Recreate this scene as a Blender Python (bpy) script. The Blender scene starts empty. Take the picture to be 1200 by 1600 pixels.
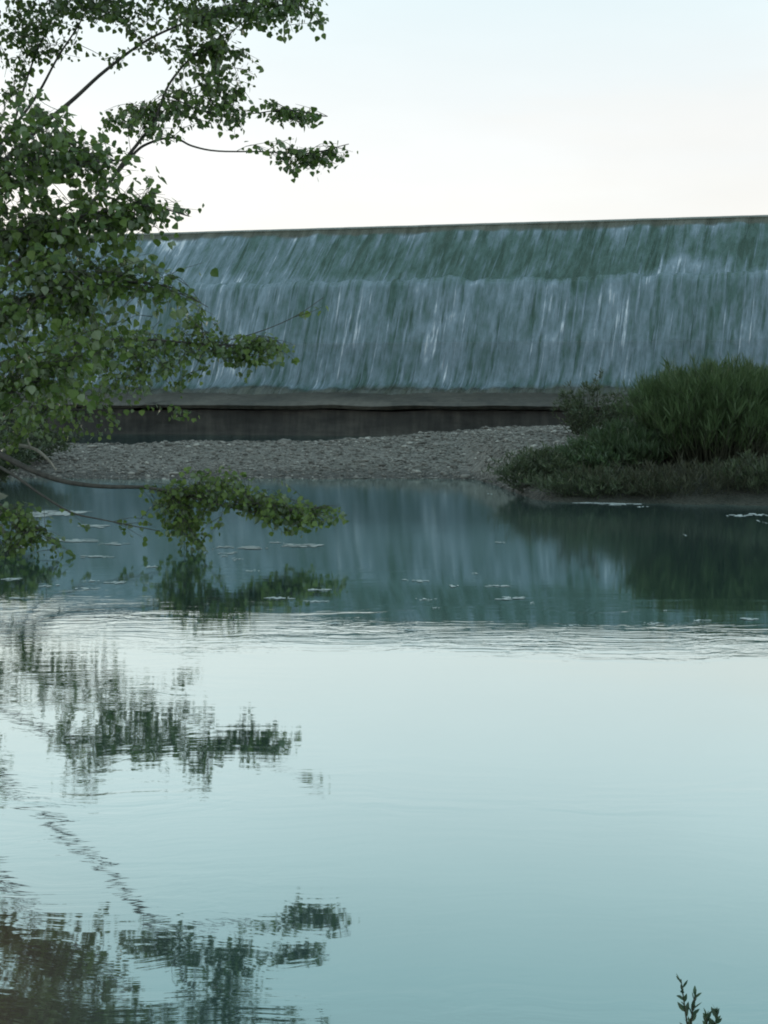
import bpy, math, random
import numpy as np
from mathutils import Vector, Matrix, Quaternion, noise as mnoise

random.seed(7)
rng = np.random.default_rng(7)
S = bpy.context.scene
COL = S.collection
R = math.radians

# ------------------------------------------------------------------ camera
CAM_H = 1.6
FOC = 2000.0                      # focal length in photo pixels (photo is 1200 x 1600)
PITCH = math.atan(190.0 / FOC)
cam_d = bpy.data.cameras.new('camera')
cam_d.sensor_fit = 'VERTICAL'
cam_d.sensor_height = 36.0
cam_d.lens = 36.0 * FOC / 1600.0
cam_d.clip_end = 5000
cam = bpy.data.objects.new('camera', cam_d)
COL.objects.link(cam)
cam.location = (0, 0, CAM_H)
cam.rotation_euler = (R(90) - PITCH, 0, 0)
S.camera = cam

def at(x, y, Y):
    """World point whose bearing from the viewpoint is photo pixel x, y at distance Y ahead."""
    cp, sp = math.cos(PITCH), math.sin(PITCH)
    a, b = x - 600.0, 800.0 - y
    d = Vector((a, FOC * cp + b * sp, -FOC * sp + b * cp))
    d *= Y / d.y
    return Vector((d.x, d.y, CAM_H + d.z))

# ------------------------------------------------------------------ helpers
class MB:
    def __init__(s):
        s.v, s.f = [], []
    def add(s, vs, fs):
        n = len(s.v)
        s.v.extend(vs)
        s.f.extend([tuple(i + n for i in f) for f in fs])
    def tube(s, pts, radii, sides=6, cap=True):
        pts = [Vector(p) for p in pts]
        n = len(pts)
        vs, fs = [], []
        ref = Vector((0.3, 0.2, 1)).normalized()
        for i, p in enumerate(pts):
            t = (pts[min(i + 1, n - 1)] - pts[max(i - 1, 0)])
            if t.length < 1e-9: t = Vector((0, 0, 1))
            t.normalize()
            a = t.cross(ref)
            if a.length < 1e-3: a = t.cross(Vector((1, 0, 0)))
            a.normalize(); b = t.cross(a)
            for k in range(sides):
                w = 2 * math.pi * k / sides
                vs.append(p + (a * math.cos(w) + b * math.sin(w)) * radii[i])
        for i in range(n - 1):
            for k in range(sides):
                k2 = (k + 1) % sides
                fs.append((i * sides + k, i * sides + k2, (i + 1) * sides + k2, (i + 1) * sides + k))
        if cap:
            fs.append(tuple(range(sides))[::-1])
            fs.append(tuple((n - 1) * sides + k for k in range(sides)))
        s.add(vs, fs)
    def build(s, name, mat, parent=None, smooth=False):
        me = bpy.data.meshes.new(name)
        me.from_pydata([tuple(v) for v in s.v], [], s.f)
        me.materials.append(mat)
        if smooth:
            me.polygons.foreach_set('use_smooth', [True] * len(me.polygons))
        o = bpy.data.objects.new(name, me)
        COL.objects.link(o)
        if parent is not None:
            o.parent = parent
            # parents carry a location only: keep the shapes where they were drawn
            o.matrix_parent_inverse = Matrix.Translation(parent_world(parent)).inverted()
        me.update()
        return o

def parent_world(o):
    v = Vector((0, 0, 0))
    while o is not None:
        v += o.location
        o = o.parent if o.parent is not None and False else None
    return v

def empty(name, loc):
    o = bpy.data.objects.new(name, None)
    o.location = loc
    o.empty_display_size = 0.2
    COL.objects.link(o)
    return o

def tag(o, label=None, cat=None, group=None, kind=None):
    if label: o['label'] = label
    if cat: o['category'] = cat
    if group: o['group'] = group
    if kind: o['kind'] = kind
    return o

def spline(pts, n):
    """Catmull-Rom resample of a list of Vectors (n points per span)."""
    P = [Vector(p) for p in pts]
    P = [P[0] * 2 - P[1]] + P + [P[-1] * 2 - P[-2]]
    out = []
    for i in range(1, len(P) - 2):
        for k in range(n):
            t = k / n
            a, b, c, d = P[i - 1], P[i], P[i + 1], P[i + 2]
            out.append(0.5 * ((2 * b) + (c - a) * t + (2 * a - 5 * b + 4 * c - d) * t * t + (3 * b - a - 3 * c + d) * t ** 3))
    out.append(P[-2])
    return out

# ------------------------------------------------------------------ node helpers
def new_mat(name):
    m = bpy.data.materials.new(name)
    m.use_nodes = True
    nt = m.node_tree
    nt.nodes.clear()
    out = nt.nodes.new('ShaderNodeOutputMaterial')
    return m, nt, out

def N(nt, typ, **kw):
    n = nt.nodes.new(typ)
    for k, v in kw.items():
        if k == 'inp':
            for a, b in v.items():
                n.inputs[a].default_value = b
        else:
            setattr(n, k, v)
    return n

def L(nt, a, b):
    nt.links.new(a, b)

def math_(nt, op, a, b=None, clamp=False):
    n = nt.nodes.new('ShaderNodeMath'); n.operation = op; n.use_clamp = clamp
    for i, x in enumerate((a, b)):
        if x is None: continue
        if isinstance(x, (int, float)): n.inputs[i].default_value = x
        else: nt.links.new(x, n.inputs[i])
    return n.outputs[0]

def mrange(nt, x, a, b, c=0.0, d=1.0, smooth=True):
    n = nt.nodes.new('ShaderNodeMapRange')
    n.interpolation_type = 'SMOOTHSTEP' if smooth else 'LINEAR'
    nt.links.new(x, n.inputs[0])
    for i, v in zip((1, 2, 3, 4), (a, b, c, d)): n.inputs[i].default_value = v
    return n.outputs[0]

def ramp(nt, x, stops):
    n = nt.nodes.new('ShaderNodeValToRGB')
    e = n.color_ramp.elements
    while len(e) > 1: e.remove(e[0])
    e[0].position = stops[0][0]; e[0].color = (*stops[0][1], 1)
    for p, c in stops[1:]:
        k = e.new(p); k.color = (*c, 1)
    nt.links.new(x, n.inputs[0])
    return n.outputs[0]

def noise(nt, vec, scale, detail=4, rough=0.55):
    n = nt.nodes.new('ShaderNodeTexNoise')
    n.inputs['Scale'].default_value = scale
    n.inputs['Detail'].default_value = detail
    n.inputs['Roughness'].default_value = rough
    nt.links.new(vec, n.inputs['Vector'])
    return n.outputs[0]

def mapping(nt, vec, scale=(1, 1, 1), rot=(0, 0, 0), loc=(0, 0, 0)):
    n = nt.nodes.new('ShaderNodeMapping')
    n.inputs['Scale'].default_value = scale
    n.inputs['Rotation'].default_value = rot
    n.inputs['Location'].default_value = loc
    nt.links.new(vec, n.inputs['Vector'])
    return n.outputs[0]

def pos(nt):
    return nt.nodes.new('ShaderNodeNewGeometry').outputs['Position']

# ------------------------------------------------------------------ materials
def leaf_material(name, dark, light, under, transl=0.42):
    m, nt, out = new_mat(name)
    g = nt.nodes.new('ShaderNodeNewGeometry')
    col = ramp(nt, g.outputs['Random Per Island'], [(0.0, dark), (0.55, tuple((a + b) / 2 for a, b in zip(dark, light))), (1.0, light)])
    mx = N(nt, 'ShaderNodeMix', data_type='RGBA')
    L(nt, g.outputs['Backfacing'], mx.inputs[0])
    L(nt, col, mx.inputs[6]); mx.inputs[7].default_value = (*under, 1)
    p = N(nt, 'ShaderNodeBsdfPrincipled', inp={'Roughness': 0.42, 'Specular IOR Level': 0.4})
    L(nt, mx.outputs[2], p.inputs['Base Color'])
    t = nt.nodes.new('ShaderNodeBsdfTranslucent')
    L(nt, col, t.inputs[0])
    s = nt.nodes.new('ShaderNodeMixShader'); s.inputs[0].default_value = transl
    L(nt, p.outputs[0], s.inputs[1]); L(nt, t.outputs[0], s.inputs[2])
    L(nt, s.outputs[0], out.inputs[0])
    return m

M_LEAF = leaf_material('poplar_leaf', (0.052, 0.100, 0.022), (0.130, 0.200, 0.042), (0.22, 0.27, 0.17))
M_LEAFLOW = leaf_material('poplar_leaf_low', (0.058, 0.105, 0.024), (0.145, 0.21, 0.050), (0.17, 0.22, 0.14))
M_WILLOW = leaf_material('willow_leaf', (0.030, 0.060, 0.022), (0.065, 0.112, 0.040), (0.07, 0.105, 0.06), 0.25)
M_WEED = leaf_material('weed_leaf', (0.03, 0.05, 0.022), (0.075, 0.10, 0.045), (0.08, 0.10, 0.06), 0.25)
M_REED = leaf_material('reed_blade', (0.046, 0.080, 0.030), (0.095, 0.150, 0.055), (0.09, 0.14, 0.06), 0.3)
M_DRY = leaf_material('dry_weed', (0.026, 0.030, 0.016), (0.06, 0.068, 0.034), (0.055, 0.058, 0.036), 0.2)
M_SPRIG = leaf_material('sprig_leaf', (0.03, 0.065, 0.04), (0.06, 0.11, 0.055), (0.07, 0.11, 0.06), 0.2)

def bark_material(name, a, b, scale=18):
    m, nt, out = new_mat(name)
    P = mapping(nt, pos(nt), (1, 1, 0.25))
    n = noise(nt, P, scale, 6, 0.6)
    p = N(nt, 'ShaderNodeBsdfPrincipled', inp={'Roughness': 0.85})
    L(nt, ramp(nt, n, [(0.3, a), (0.7, b)]), p.inputs['Base Color'])
    bp = N(nt, 'ShaderNodeBump', inp={'Strength': 0.6, 'Distance': 0.02})
    L(nt, n, bp.inputs['Height']); L(nt, bp.outputs[0], p.inputs['Normal'])
    L(nt, p.outputs[0], out.inputs[0])
    return m
M_BARK = bark_material('bark', (0.03, 0.028, 0.024), (0.075, 0.07, 0.06))
M_DEAD = bark_material('dead_wood', (0.20, 0.19, 0.16), (0.34, 0.32, 0.28), 30)
M_STEM = bark_material('green_stem', (0.022, 0.028, 0.016), (0.05, 0.055, 0.03), 30)

def concrete_material(name, a, b, c, rough=0.75):
    m, nt, out = new_mat(name)
    P = pos(nt)
    n1 = noise(nt, mapping(nt, P, (0.5, 0.5, 1.6)), 0.9, 8, 0.62)
    n2 = noise(nt, mapping(nt, P, (2.2, 2.2, 0.35)), 2.0, 6, 0.6)      # run-off stains
    f = math_(nt, 'ADD', math_(nt, 'MULTIPLY', n1, 0.6), math_(nt, 'MULTIPLY', n2, 0.4))
    p = N(nt, 'ShaderNodeBsdfPrincipled', inp={'Roughness': rough})
    L(nt, ramp(nt, f, [(0.36, a), (0.5, b), (0.64, c)]), p.inputs['Base Color'])
    bp = N(nt, 'ShaderNodeBump', inp={'Strength': 0.5, 'Distance': 0.06})
    L(nt, noise(nt, P, 3.5, 8, 0.65), bp.inputs['Height']); L(nt, bp.outputs[0], p.inputs['Normal'])
    L(nt, p.outputs[0], out.inputs[0])
    return m
M_CONC = concrete_material('wet_concrete', (0.05, 0.06, 0.045), (0.10, 0.105, 0.085), (0.15, 0.15, 0.125))
M_APRON = concrete_material('apron_concrete', (0.030, 0.030, 0.023), (0.062, 0.058, 0.045), (0.10, 0.092, 0.073), 0.55)
M_TOE = concrete_material('toe_concrete', (0.010, 0.011, 0.009), (0.032, 0.031, 0.027), (0.068, 0.064, 0.054))

def gravel_material():
    m, nt, out = new_mat('gravel')
    P = pos(nt)
    v = N(nt, 'ShaderNodeTexVoronoi', inp={'Scale': 17.0}); L(nt, P, v.inputs['Vector'])
    sep = nt.nodes.new('ShaderNodeSeparateColor'); L(nt, v.outputs['Color'], sep.inputs[0])
    peb = ramp(nt, sep.outputs[0], [(0.0, (0.08, 0.077, 0.067)), (0.5, (0.135, 0.129, 0.114)), (1.0, (0.21, 0.2, 0.178))])
    n = noise(nt, P, 0.8, 6, 0.6)
    mx = N(nt, 'ShaderNodeMix', data_type='RGBA', blend_type='MULTIPLY'); mx.inputs[0].default_value = 0.6
    L(nt, peb, mx.inputs[6]); L(nt, ramp(nt, n, [(0.3, (0.55, 0.56, 0.5)), (0.7, (1, 1, 1))]), mx.inputs[7])
    # wet rim at the waterline: damp stones are really darker
    sz = nt.nodes.new('ShaderNodeSeparateXYZ'); L(nt, P, sz.inputs[0])
    sx_ = (sz.outputs[0], sz.outputs[1])
    wz = math_(nt, 'ADD', sz.outputs[2], math_(nt, 'MULTIPLY', math_(nt, 'SUBTRACT', n, 0.5), 0.12))
    wet = mrange(nt, wz, 0.03, 0.17, 0.38, 1.0)
    mw = N(nt, 'ShaderNodeMix', data_type='RGBA', blend_type='MULTIPLY'); mw.inputs[0].default_value = 1.0
    L(nt, mx.outputs[2], mw.inputs[6]); L(nt, wet, mw.inputs[7])
    p = N(nt, 'ShaderNodeBsdfPrincipled', inp={'Roughness': 0.85})
    mud = math_(nt, 'MULTIPLY', mrange(nt, sx_[0], 2.0, 2.8), mrange(nt, math_(nt, 'ADD', sx_[1], math_(nt, 'MULTIPLY', n, 2.0)), 21.2, 22.6, 1.0, 0.0))
    mm = N(nt, 'ShaderNodeMix', data_type='RGBA'); L(nt, mud, mm.inputs[0])
    L(nt, mw.outputs[2], mm.inputs[6]); L(nt, ramp(nt, noise(nt, P, 3, 6, .6), [(0.35, (0.016, 0.02, 0.012)), (0.65, (0.042, 0.042, 0.03))]), mm.inputs[7])
    L(nt, mm.outputs[2], p.inputs['Base Color'])
    bp = N(nt, 'ShaderNodeBump', inp={'Strength': 1.0, 'Distance': 0.05}); bp.invert = True
    L(nt, v.outputs['Distance'], bp.inputs['Height']); L(nt, bp.outputs[0], p.inputs['Normal'])
    L(nt, p.outputs[0], out.inputs[0])
    return m
M_GRAVEL = gravel_material()

def stone_material():
    m, nt, out = new_mat('cobble_stone')
    g = nt.nodes.new('ShaderNodeNewGeometry')
    c = ramp(nt, g.outputs['Random Per Island'], [(0.0, (0.065, 0.063, 0.055)), (0.45, (0.135, 0.129, 0.114)), (0.9, (0.215, 0.206, 0.184)), (1.0, (0.38, 0.37, 0.335))])
    n = noise(nt, g.outputs['Position'], 14, 5, 0.6)
    mx = N(nt, 'ShaderNodeMix', data_type='RGBA', blend_type='MULTIPLY'); mx.inputs[0].default_value = 0.5
    L(nt, c, mx.inputs[6]); L(nt, ramp(nt, n, [(0.3, (0.6, 0.6, 0.6)), (0.7, (1.1, 1.1, 1.1))]), mx.inputs[7])
    p = N(nt, 'ShaderNodeBsdfPrincipled', inp={'Roughness': 0.8})
    L(nt, mx.outputs[2], p.inputs['Base Color'])
    L(nt, p.outputs[0], out.inputs[0])
    return m
M_STONE = stone_material()

def soil_material():
    m, nt, out = new_mat('bank_soil')
    P = pos(nt)
    n = noise(nt, P, 1.6, 8, 0.65)
    p = N(nt, 'ShaderNodeBsdfPrincipled', inp={'Roughness': 0.95})
    L(nt, ramp(nt, n, [(0.3, (0.035, 0.045, 0.02)), (0.5, (0.07, 0.075, 0.04)), (0.7, (0.12, 0.105, 0.075))]), p.inputs['Base Color'])
    bp = N(nt, 'ShaderNodeBump', inp={'Strength': 0.8, 'Distance': 0.08})
    L(nt, noise(nt, P, 7, 8, 0.7), bp.inputs['Height']); L(nt, bp.outputs[0], p.inputs['Normal'])
    L(nt, p.outputs[0], out.inputs[0])
    return m
M_SOIL = soil_material()

def foam_material():
    m, nt, out = new_mat('foam')
    n = noise(nt, pos(nt), 30, 4, 0.6)
    p = N(nt, 'ShaderNodeBsdfPrincipled', inp={'Roughness': 0.7})
    L(nt, ramp(nt, n, [(0.3, (0.22, 0.255, 0.25)), (0.7, (0.42, 0.46, 0.45))]), p.inputs['Base Color'])
    L(nt, p.outputs[0], out.inputs[0])
    return m
M_FOAM = foam_material()

def pool_material():
    m, nt, out = new_mat('river_water')
    P = pos(nt)
    sx = nt.nodes.new('ShaderNodeSeparateXYZ'); L(nt, P, sx.inputs[0])
    X, Y = sx.outputs[0], sx.outputs[1]
    wn = N(nt, 'ShaderNodeTexNoise', inp={'Scale': 0.9, 'Detail': 3.0}); L(nt, P, wn.inputs['Vector'])
    wv = N(nt, 'ShaderNodeVectorMath', operation='SUBTRACT'); L(nt, wn.outputs['Color'], wv.inputs[0]); wv.inputs[1].default_value = (.5, .5, .5)
    ws = N(nt, 'ShaderNodeVectorMath', operation='MULTIPLY'); L(nt, wv.outputs[0], ws.inputs[0]); ws.inputs[1].default_value = (2.2, 0.5, 0)
    wa = N(nt, 'ShaderNodeVectorMath', operation='ADD'); L(nt, P, wa.inputs[0]); L(nt, ws.outputs[0], wa.inputs[1])
    PW = wa.outputs[0]
    # wind ripples: long across the river, short along it
    r1 = noise(nt, mapping(nt, PW, (1.0, 4.2, 1), (0, 0, R(14))), 2.6, 3, 0.55)
    r2 = noise(nt, mapping(nt, PW, (1.0, 2.8, 1), (0, 0, R(-23))), 8.0, 3, 0.5)
    # where the ripples are: a breezy band across the pool and the left side, calm on the right
    wob = math_(nt, 'MULTIPLY', math_(nt, 'SUBTRACT', noise(nt, P, 0.35, 3), 0.5), 1.4)
    Yw = math_(nt, 'ADD', math_(nt, 'ADD', Y, wob), math_(nt, 'MULTIPLY', X, 0.11))
    band = math_(nt, 'MULTIPLY', mrange(nt, Yw, 7.3, 8.1), mrange(nt, Yw, 8.3, 9.1, 1.0, 0.0))
    left = math_(nt, 'MULTIPLY', mrange(nt, X, -1.6, 0.2, 1.0, 0.0), mrange(nt, Y, 9.0, 13.0, 1.0, 0.35))
    patch = mrange(nt, noise(nt, mapping(nt, P, (0.35, 1.2, 1)), 0.8, 3), 0.45, 0.62)
    amp = math_(nt, 'ADD', math_(nt, 'MULTIPLY', band, 0.45), math_(nt, 'MULTIPLY', left, 0.15))
    amp = math_(nt, 'MULTIPLY', amp, math_(nt, 'ADD', math_(nt, 'MULTIPLY', patch, 0.6), 0.4))
    breeze = mrange(nt, noise(nt, mapping(nt, PW, (0.30, 1.3, 1), (0, 0, R(8)), (5, 2, 0)), 0.9, 3), 0.56, 0.68)
    amp = math_(nt, 'ADD', amp, math_(nt, 'ADD', 0.032, math_(nt, 'MULTIPLY', breeze, 0.10)))
    h = math_(nt, 'ADD', math_(nt, 'MULTIPLY', r1, 1.0), math_(nt, 'MULTIPLY', r2, 0.22))
    h = math_(nt, 'MULTIPLY', h, amp)
    bp = N(nt, 'ShaderNodeBump', inp={'Strength': 1.0, 'Distance': 0.0075})
    L(nt, h, bp.inputs['Height'])
    lw = N(nt, 'ShaderNodeLayerWeight', inp={'Blend': 0.5}); L(nt, bp.outputs[0], lw.inputs['Normal'])
    refl = ramp(nt, lw.outputs['Facing'], [(0.0, (0.06,) * 3), (0.45, (0.34,) * 3), (0.60, (0.50,) * 3), (0.72, (0.71,) * 3), (0.80, (0.77,) * 3), (0.88, (0.77,) * 3), (1.0, (0.95,) * 3)])
    gl = N(nt, 'ShaderNodeBsdfGlossy', inp={'Roughness': 0.03}); L(nt, mrange(nt, Y, 8.5, 14.0, 0.025, 0.085), gl.inputs['Roughness']); gl.inputs['Color'].default_value = (0.89, 1.0, 0.98, 1)
    L(nt, bp.outputs[0], gl.inputs['Normal'])
    df = nt.nodes.new('ShaderNodeBsdfDiffuse')
    # silty brown shallows along the near left bank, clear teal elsewhere
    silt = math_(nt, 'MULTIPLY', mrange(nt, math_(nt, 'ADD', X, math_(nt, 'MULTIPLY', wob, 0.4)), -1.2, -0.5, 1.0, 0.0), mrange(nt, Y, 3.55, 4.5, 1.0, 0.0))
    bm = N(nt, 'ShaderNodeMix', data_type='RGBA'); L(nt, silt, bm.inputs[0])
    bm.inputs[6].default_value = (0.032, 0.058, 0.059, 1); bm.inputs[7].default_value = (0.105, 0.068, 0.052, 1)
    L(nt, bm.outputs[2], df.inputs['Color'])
    ms = nt.nodes.new('ShaderNodeMixShader')
    L(nt, refl, ms.inputs[0]); L(nt, df.outputs[0], ms.inputs[1]); L(nt, gl.outputs[0], ms.inputs[2])
    L(nt, ms.outputs[0], out.inputs[0])
    return m
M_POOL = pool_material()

def fall_material():
    m, nt, out = new_mat('falling_water')
    uv = N(nt, 'ShaderNodeUVMap'); uv.uv_map = 'flow'
    at_ = N(nt, 'ShaderNodeAttribute'); at_.attribute_name = 'foam'
    v = uv.outputs[0]
    coarse = noise(nt, mapping(nt, v, (0.55, 0.16, 1)), 1.0, 3, 0.5)
    strk = noise(nt, mapping(nt, v, (2.6, 0.30, 1)), 1.0, 4, 0.6)
    fine = noise(nt, mapping(nt, v, (8.5, 1.1, 1)), 1.0, 4, 0.65)
    blot = noise(nt, mapping(nt, v, (3.0, 1.25, 1), loc=(7, 3, 0)), 1.0, 5, 0.65)
    f = at_.outputs['Fac']
    for x, w in ((coarse, 0.85), (strk, 0.75), (fine, 0.65), (blot, 0.80)):
        f = math_(nt, 'ADD', f, math_(nt, 'MULTIPLY', math_(nt, 'SUBTRACT', x, 0.5), w))
    thr = noise(nt, mapping(nt, v, (9.0, 0.36, 1), loc=(3, 9, 0)), 1.0, 3, 0.5)          # separate white threads
    f = math_(nt, 'ADD', f, math_(nt, 'MULTIPLY', mrange(nt, thr, 0.53, 0.68), 0.29))
    gap = noise(nt, mapping(nt, v, (3.6, 0.28, 1), loc=(11, 4, 0)), 1.0, 4, 0.55)        # gaps where the wet face shows
    f = math_(nt, 'SUBTRACT', f, math_(nt, 'MULTIPLY', mrange(nt, gap, 0.54, 0.66), 0.26))
    col = ramp(nt, f, [(0.0, (0.034, 0.068, 0.052)), (0.25, (0.064, 0.116, 0.104)), (0.5, (0.122, 0.176, 0.200)), (0.75, (0.200, 0.262, 0.312)), (1.0, (0.52, 0.575, 0.625))])
    p = N(nt, 'ShaderNodeBsdfPrincipled', inp={'Roughness': 0.38, 'IOR': 1.33, 'Specular IOR Level': 0.35})
    lp = N(nt, 'ShaderNodeAttribute'); lp.attribute_name = 'thin'       # glassy lip and the film on the apron: brownish
    mx = N(nt, 'ShaderNodeMix', data_type='RGBA')
    L(nt, math_(nt, 'MULTIPLY', lp.outputs['Fac'], 0.9), mx.inputs[0]); L(nt, col, mx.inputs[6])
    L(nt, ramp(nt, strk, [(0.35, (0.060, 0.062, 0.046)), (0.65, (0.115, 0.115, 0.09))]), mx.inputs[7])
    L(nt, mx.outputs[2], p.inputs['Base Color'])
    bp = N(nt, 'ShaderNodeBump', inp={'Strength': 0.8, 'Distance': 0.12})
    L(nt, f, bp.inputs['Height']); L(nt, bp.outputs[0], p.inputs['Normal'])
    L(nt, p.outputs[0], out.inputs[0])
    return m
M_FALL = fall_material()

# ------------------------------------------------------------------ ground, water, bar, banks
def sheet(name, x0, x1, y0, y1, z, mat):
    b = MB(); b.add([(x0, y0, z), (x1, y0, z), (x1, y1, z), (x0, y1, z)], [(0, 1, 2, 3)])
    return b.build(name, mat)
tag(sheet('ground', -1500, 1500, -1500, 3000, -1.6, M_SOIL), 'dark earth under and around the river', 'ground', kind='structure')
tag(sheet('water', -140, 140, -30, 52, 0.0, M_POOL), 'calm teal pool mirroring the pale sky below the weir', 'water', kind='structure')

def sm(a, b, x):
    t = min(1, max(0, (x - a) / (b - a))); return t * t * (3 - 2 * t)
def fbm(x, y, s, o=4):
    return mnoise.fractal(Vector((x * s, y * s, 3.7)), 1.0, 2.0, o)

def shore(X):                      # nearest edge of the gravel bar
    s = 23.2 - 4.9 * sm(1.55, 2.35, X) - 0.4 * sm(3.5, 5.5, X) + 0.6 * sm(-4, -9, X)
    return s + 0.30 * fbm(X, 0, 0.7) + 0.15 * fbm(X, 9, 2.2)
def bar_h(X, Y):
    top = 0.45 + 0.34 * sm(-2, 4.5, X) - 0.08 * sm(-3, -7, X)
    d = Y - shore(X)
    run = 6.0
    if d < 0: h = d * 0.35
    else: h = top * (1 - (1 - min(1, d / run)) ** 1.7)
    cr = 29.2 + 0.4 * fbm(X, 4, 0.35)
    if Y > cr: h -= (Y - cr) ** 1.5 * 0.13
    h *= 1.0
    h += (0.05 * fbm(X, Y, 0.8) + 0.03 * fbm(X, Y, 3.0)) * sm(-0.2, 0.8, d)
    return max(h, -0.9)
def grid_terrain(name, x0, x1, nx, y0, y1, ny, hf, mat):
    b = MB(); vs = []; fs = []
    for j in range(ny + 1):
        for i in range(nx + 1):
            x = x0 + (x1 - x0) * i / nx; y = y0 + (y1 - y0) * j / ny
            vs.append((x, y, hf(x, y)))
    for j in range(ny):
        for i in range(nx):
            a = j * (nx + 1) + i
            fs.append((a, a + 1, a + nx + 2, a + nx + 1))
    b.add(vs, fs)
    return b.build(name, mat, smooth=True)
tag(grid_terrain('gravel_bar', -16, 34, 250, 16, 38, 130, bar_h, M_GRAVEL), 'grey gravel bar between the pool and the weir', 'gravel bar', kind='structure')

def bank_h(X, Y):                  # left bank under the tree
    e = -4.1 - 1.5 * sm(13, 19, Y) - 7.0 * sm(19, 27, Y) + 0.5 * sm(10.5, 8, Y) - 2.0 * sm(5, 2, Y) + 0.35 * fbm(0, Y, 0.6)
    d = e - X
    h = 0.9 * (1 - math.exp(-max(0, d) * 0.35)) if d > 0 else d * 0.5
    return max(-0.9, h + 0.05 * fbm(X, Y, 1.2) * sm(0, 0.6, d))
tag(grid_terrain('river_bank', -40, -3, 120, -6, 48, 140, bank_h, M_SOIL), 'earthy river bank under the overhanging tree', 'bank', kind='structure')
def near_h(X, Y):
    e = 2.35 + 0.25 * fbm(X, 2, 0.8) + 0.15 * sm(0.2, 1.2, X)
    d = e - Y
    h = 0.16 * (1 - math.exp(-max(0, d) * 2)) if d > 0 else d * 0.6
    return max(-0.9, h)
tag(grid_terrain('near_bank', -2.6, 14, 80, -8, 4, 70, near_h, M_SOIL), 'near bank the photo was taken from', 'bank', kind='structure')

# cobbles lying on the bar (uncountable gravel: one object)
ICO_V = []
t_ = (1 + 5 ** 0.5) / 2
for a, b_, c in ((-1, t_, 0), (1, t_, 0), (-1, -t_, 0), (1, -t_, 0), (0, -1, t_), (0, 1, t_), (0, -1, -t_), (0, 1, -t_), (t_, 0, -1), (t_, 0, 1), (-t_, 0, -1), (-t_, 0, 1)):
    ICO_V.append(Vector((a, b_, c)).normalized())
ICO_F = [(0,11,5),(0,5,1),(0,1,7),(0,7,10),(0,10,11),(1,5,9),(5,11,4),(11,10,2),(10,7,6),(7,1,8),(3,9,4),(3,4,2),(3,2,6),(3,6,8),(3,8,9),(4,9,5),(2,4,11),(6,2,10),(8,6,7),(9,8,1)]
def stone(b, c, s):
    sc = Vector((s * random.uniform(.8, 1.4), s * random.uniform(.7, 1.1), s * random.uniform(.3, .6)))
    q = Quaternion((0, 0, 1), random.uniform(0, 6.3)) @ Quaternion((1, 0, 0), random.uniform(-.4, .4))
    vs = []
    for v in ICO_V:
        w = Vector((v.x * sc.x, v.y * sc.y, v.z * sc.z)) * random.uniform(.85, 1.15)
        vs.append(q @ w + c)
    b.add(vs, ICO_F)
b = MB()
for _ in range(42000):
    X = random.uniform(-12, 7.5); Y = 18 + 13 * random.random()
    if Y - shore(X) < -0.15 or Y > 30.5: continue
    if X > 2.2 and Y < 21.5: continue
    s = min(0.09, 0.012 * math.exp(random.gauss(0, 0.6)) + 0.009)
    if Y > 27.5 and random.random() < .35: s *= 1.5
    stone(b, Vector((X, Y, bar_h(X, Y) + s * 0.2)), s)
tag(b.build('gravel', M_STONE, smooth=True), 'grey cobbles and pebbles spread over the bar', 'gravel', kind='stuff')

# ------------------------------------------------------------------ weir
ANG = R(13)
CREST = at(600, 357, 51.6)
W_U = Vector((math.cos(ANG), -math.sin(ANG), 0))     # along the crest, to the right (nearer)
W_V = Vector((-math.sin(ANG), -math.cos(ANG), 0))    # downstream
ZC = CREST.z
U0, U1 = -75.0, 75.0
def weir_pt(u, v, z):
    p = CREST + W_U * u + W_V * v
    return Vector((p.x, p.y, z))
weir = empty('weir', (CREST.x, CREST.y, 0))
tag(weir, 'long stepped concrete weir crossing the river behind the gravel bar', 'weir')
def extrude(name, prof, mat, u0=U0, u1=U1, nu=60, wear=0.0):
    b = MB(); n = len(prof); vs = []; fs = []
    for i in range(nu + 1):
        u = u0 + (u1 - u0) * i / nu
        for k, (v, z) in enumerate(prof):
            w1 = mnoise.fractal(Vector((u * .45, k * .35, 1.3)), 1.0, 2.0, 5) * wear
            w2 = mnoise.fractal(Vector((u * .45, k * .35, 8.3)), 1.0, 2.0, 5) * wear
            vs.append(weir_pt(u, v + (w1 if v > 4.2 else 0), z + (w2 if v > 4.2 and z > -1 else 0)))
    for i in range(nu):
        for k in range(n):
            k2 = (k + 1) % n
            fs.append((i * n + k, i * n + k2, (i + 1) * n + k2, (i + 1) * n + k))
    fs.append(tuple(range(n))[::-1]); fs.append(tuple(nu * n + k for k in range(n)))
    b.add(vs, fs)
    return b.build(name, mat, weir)
ZL = ZC - 2.35                    # ledge height
extrude('spillway', [(-4, -1.5), (-4, ZC - .2), (-.3, ZC - .35), (.2, ZC - .75), (2.2, ZL - .4), (2.6, ZL - .6), (3.9, 1.52), (4.1, -1.5)], M_CONC)
extrude('apron', [(4.1, .95), (4.1, 1.60), (5.0, 1.53), (5.9, 1.36), (6.5, 1.18), (6.68, 1.06), (6.6, 0.95), (4.3, 0.93)], M_APRON, nu=700, wear=.05)
extrude('toe_wall', [(4.1, -1.5), (4.1, 0.90), (6.35, 0.90), (6.36, .4), (6.4, -.1), (6.6, -1.5)], M_TOE, nu=700, wear=.07)

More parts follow.
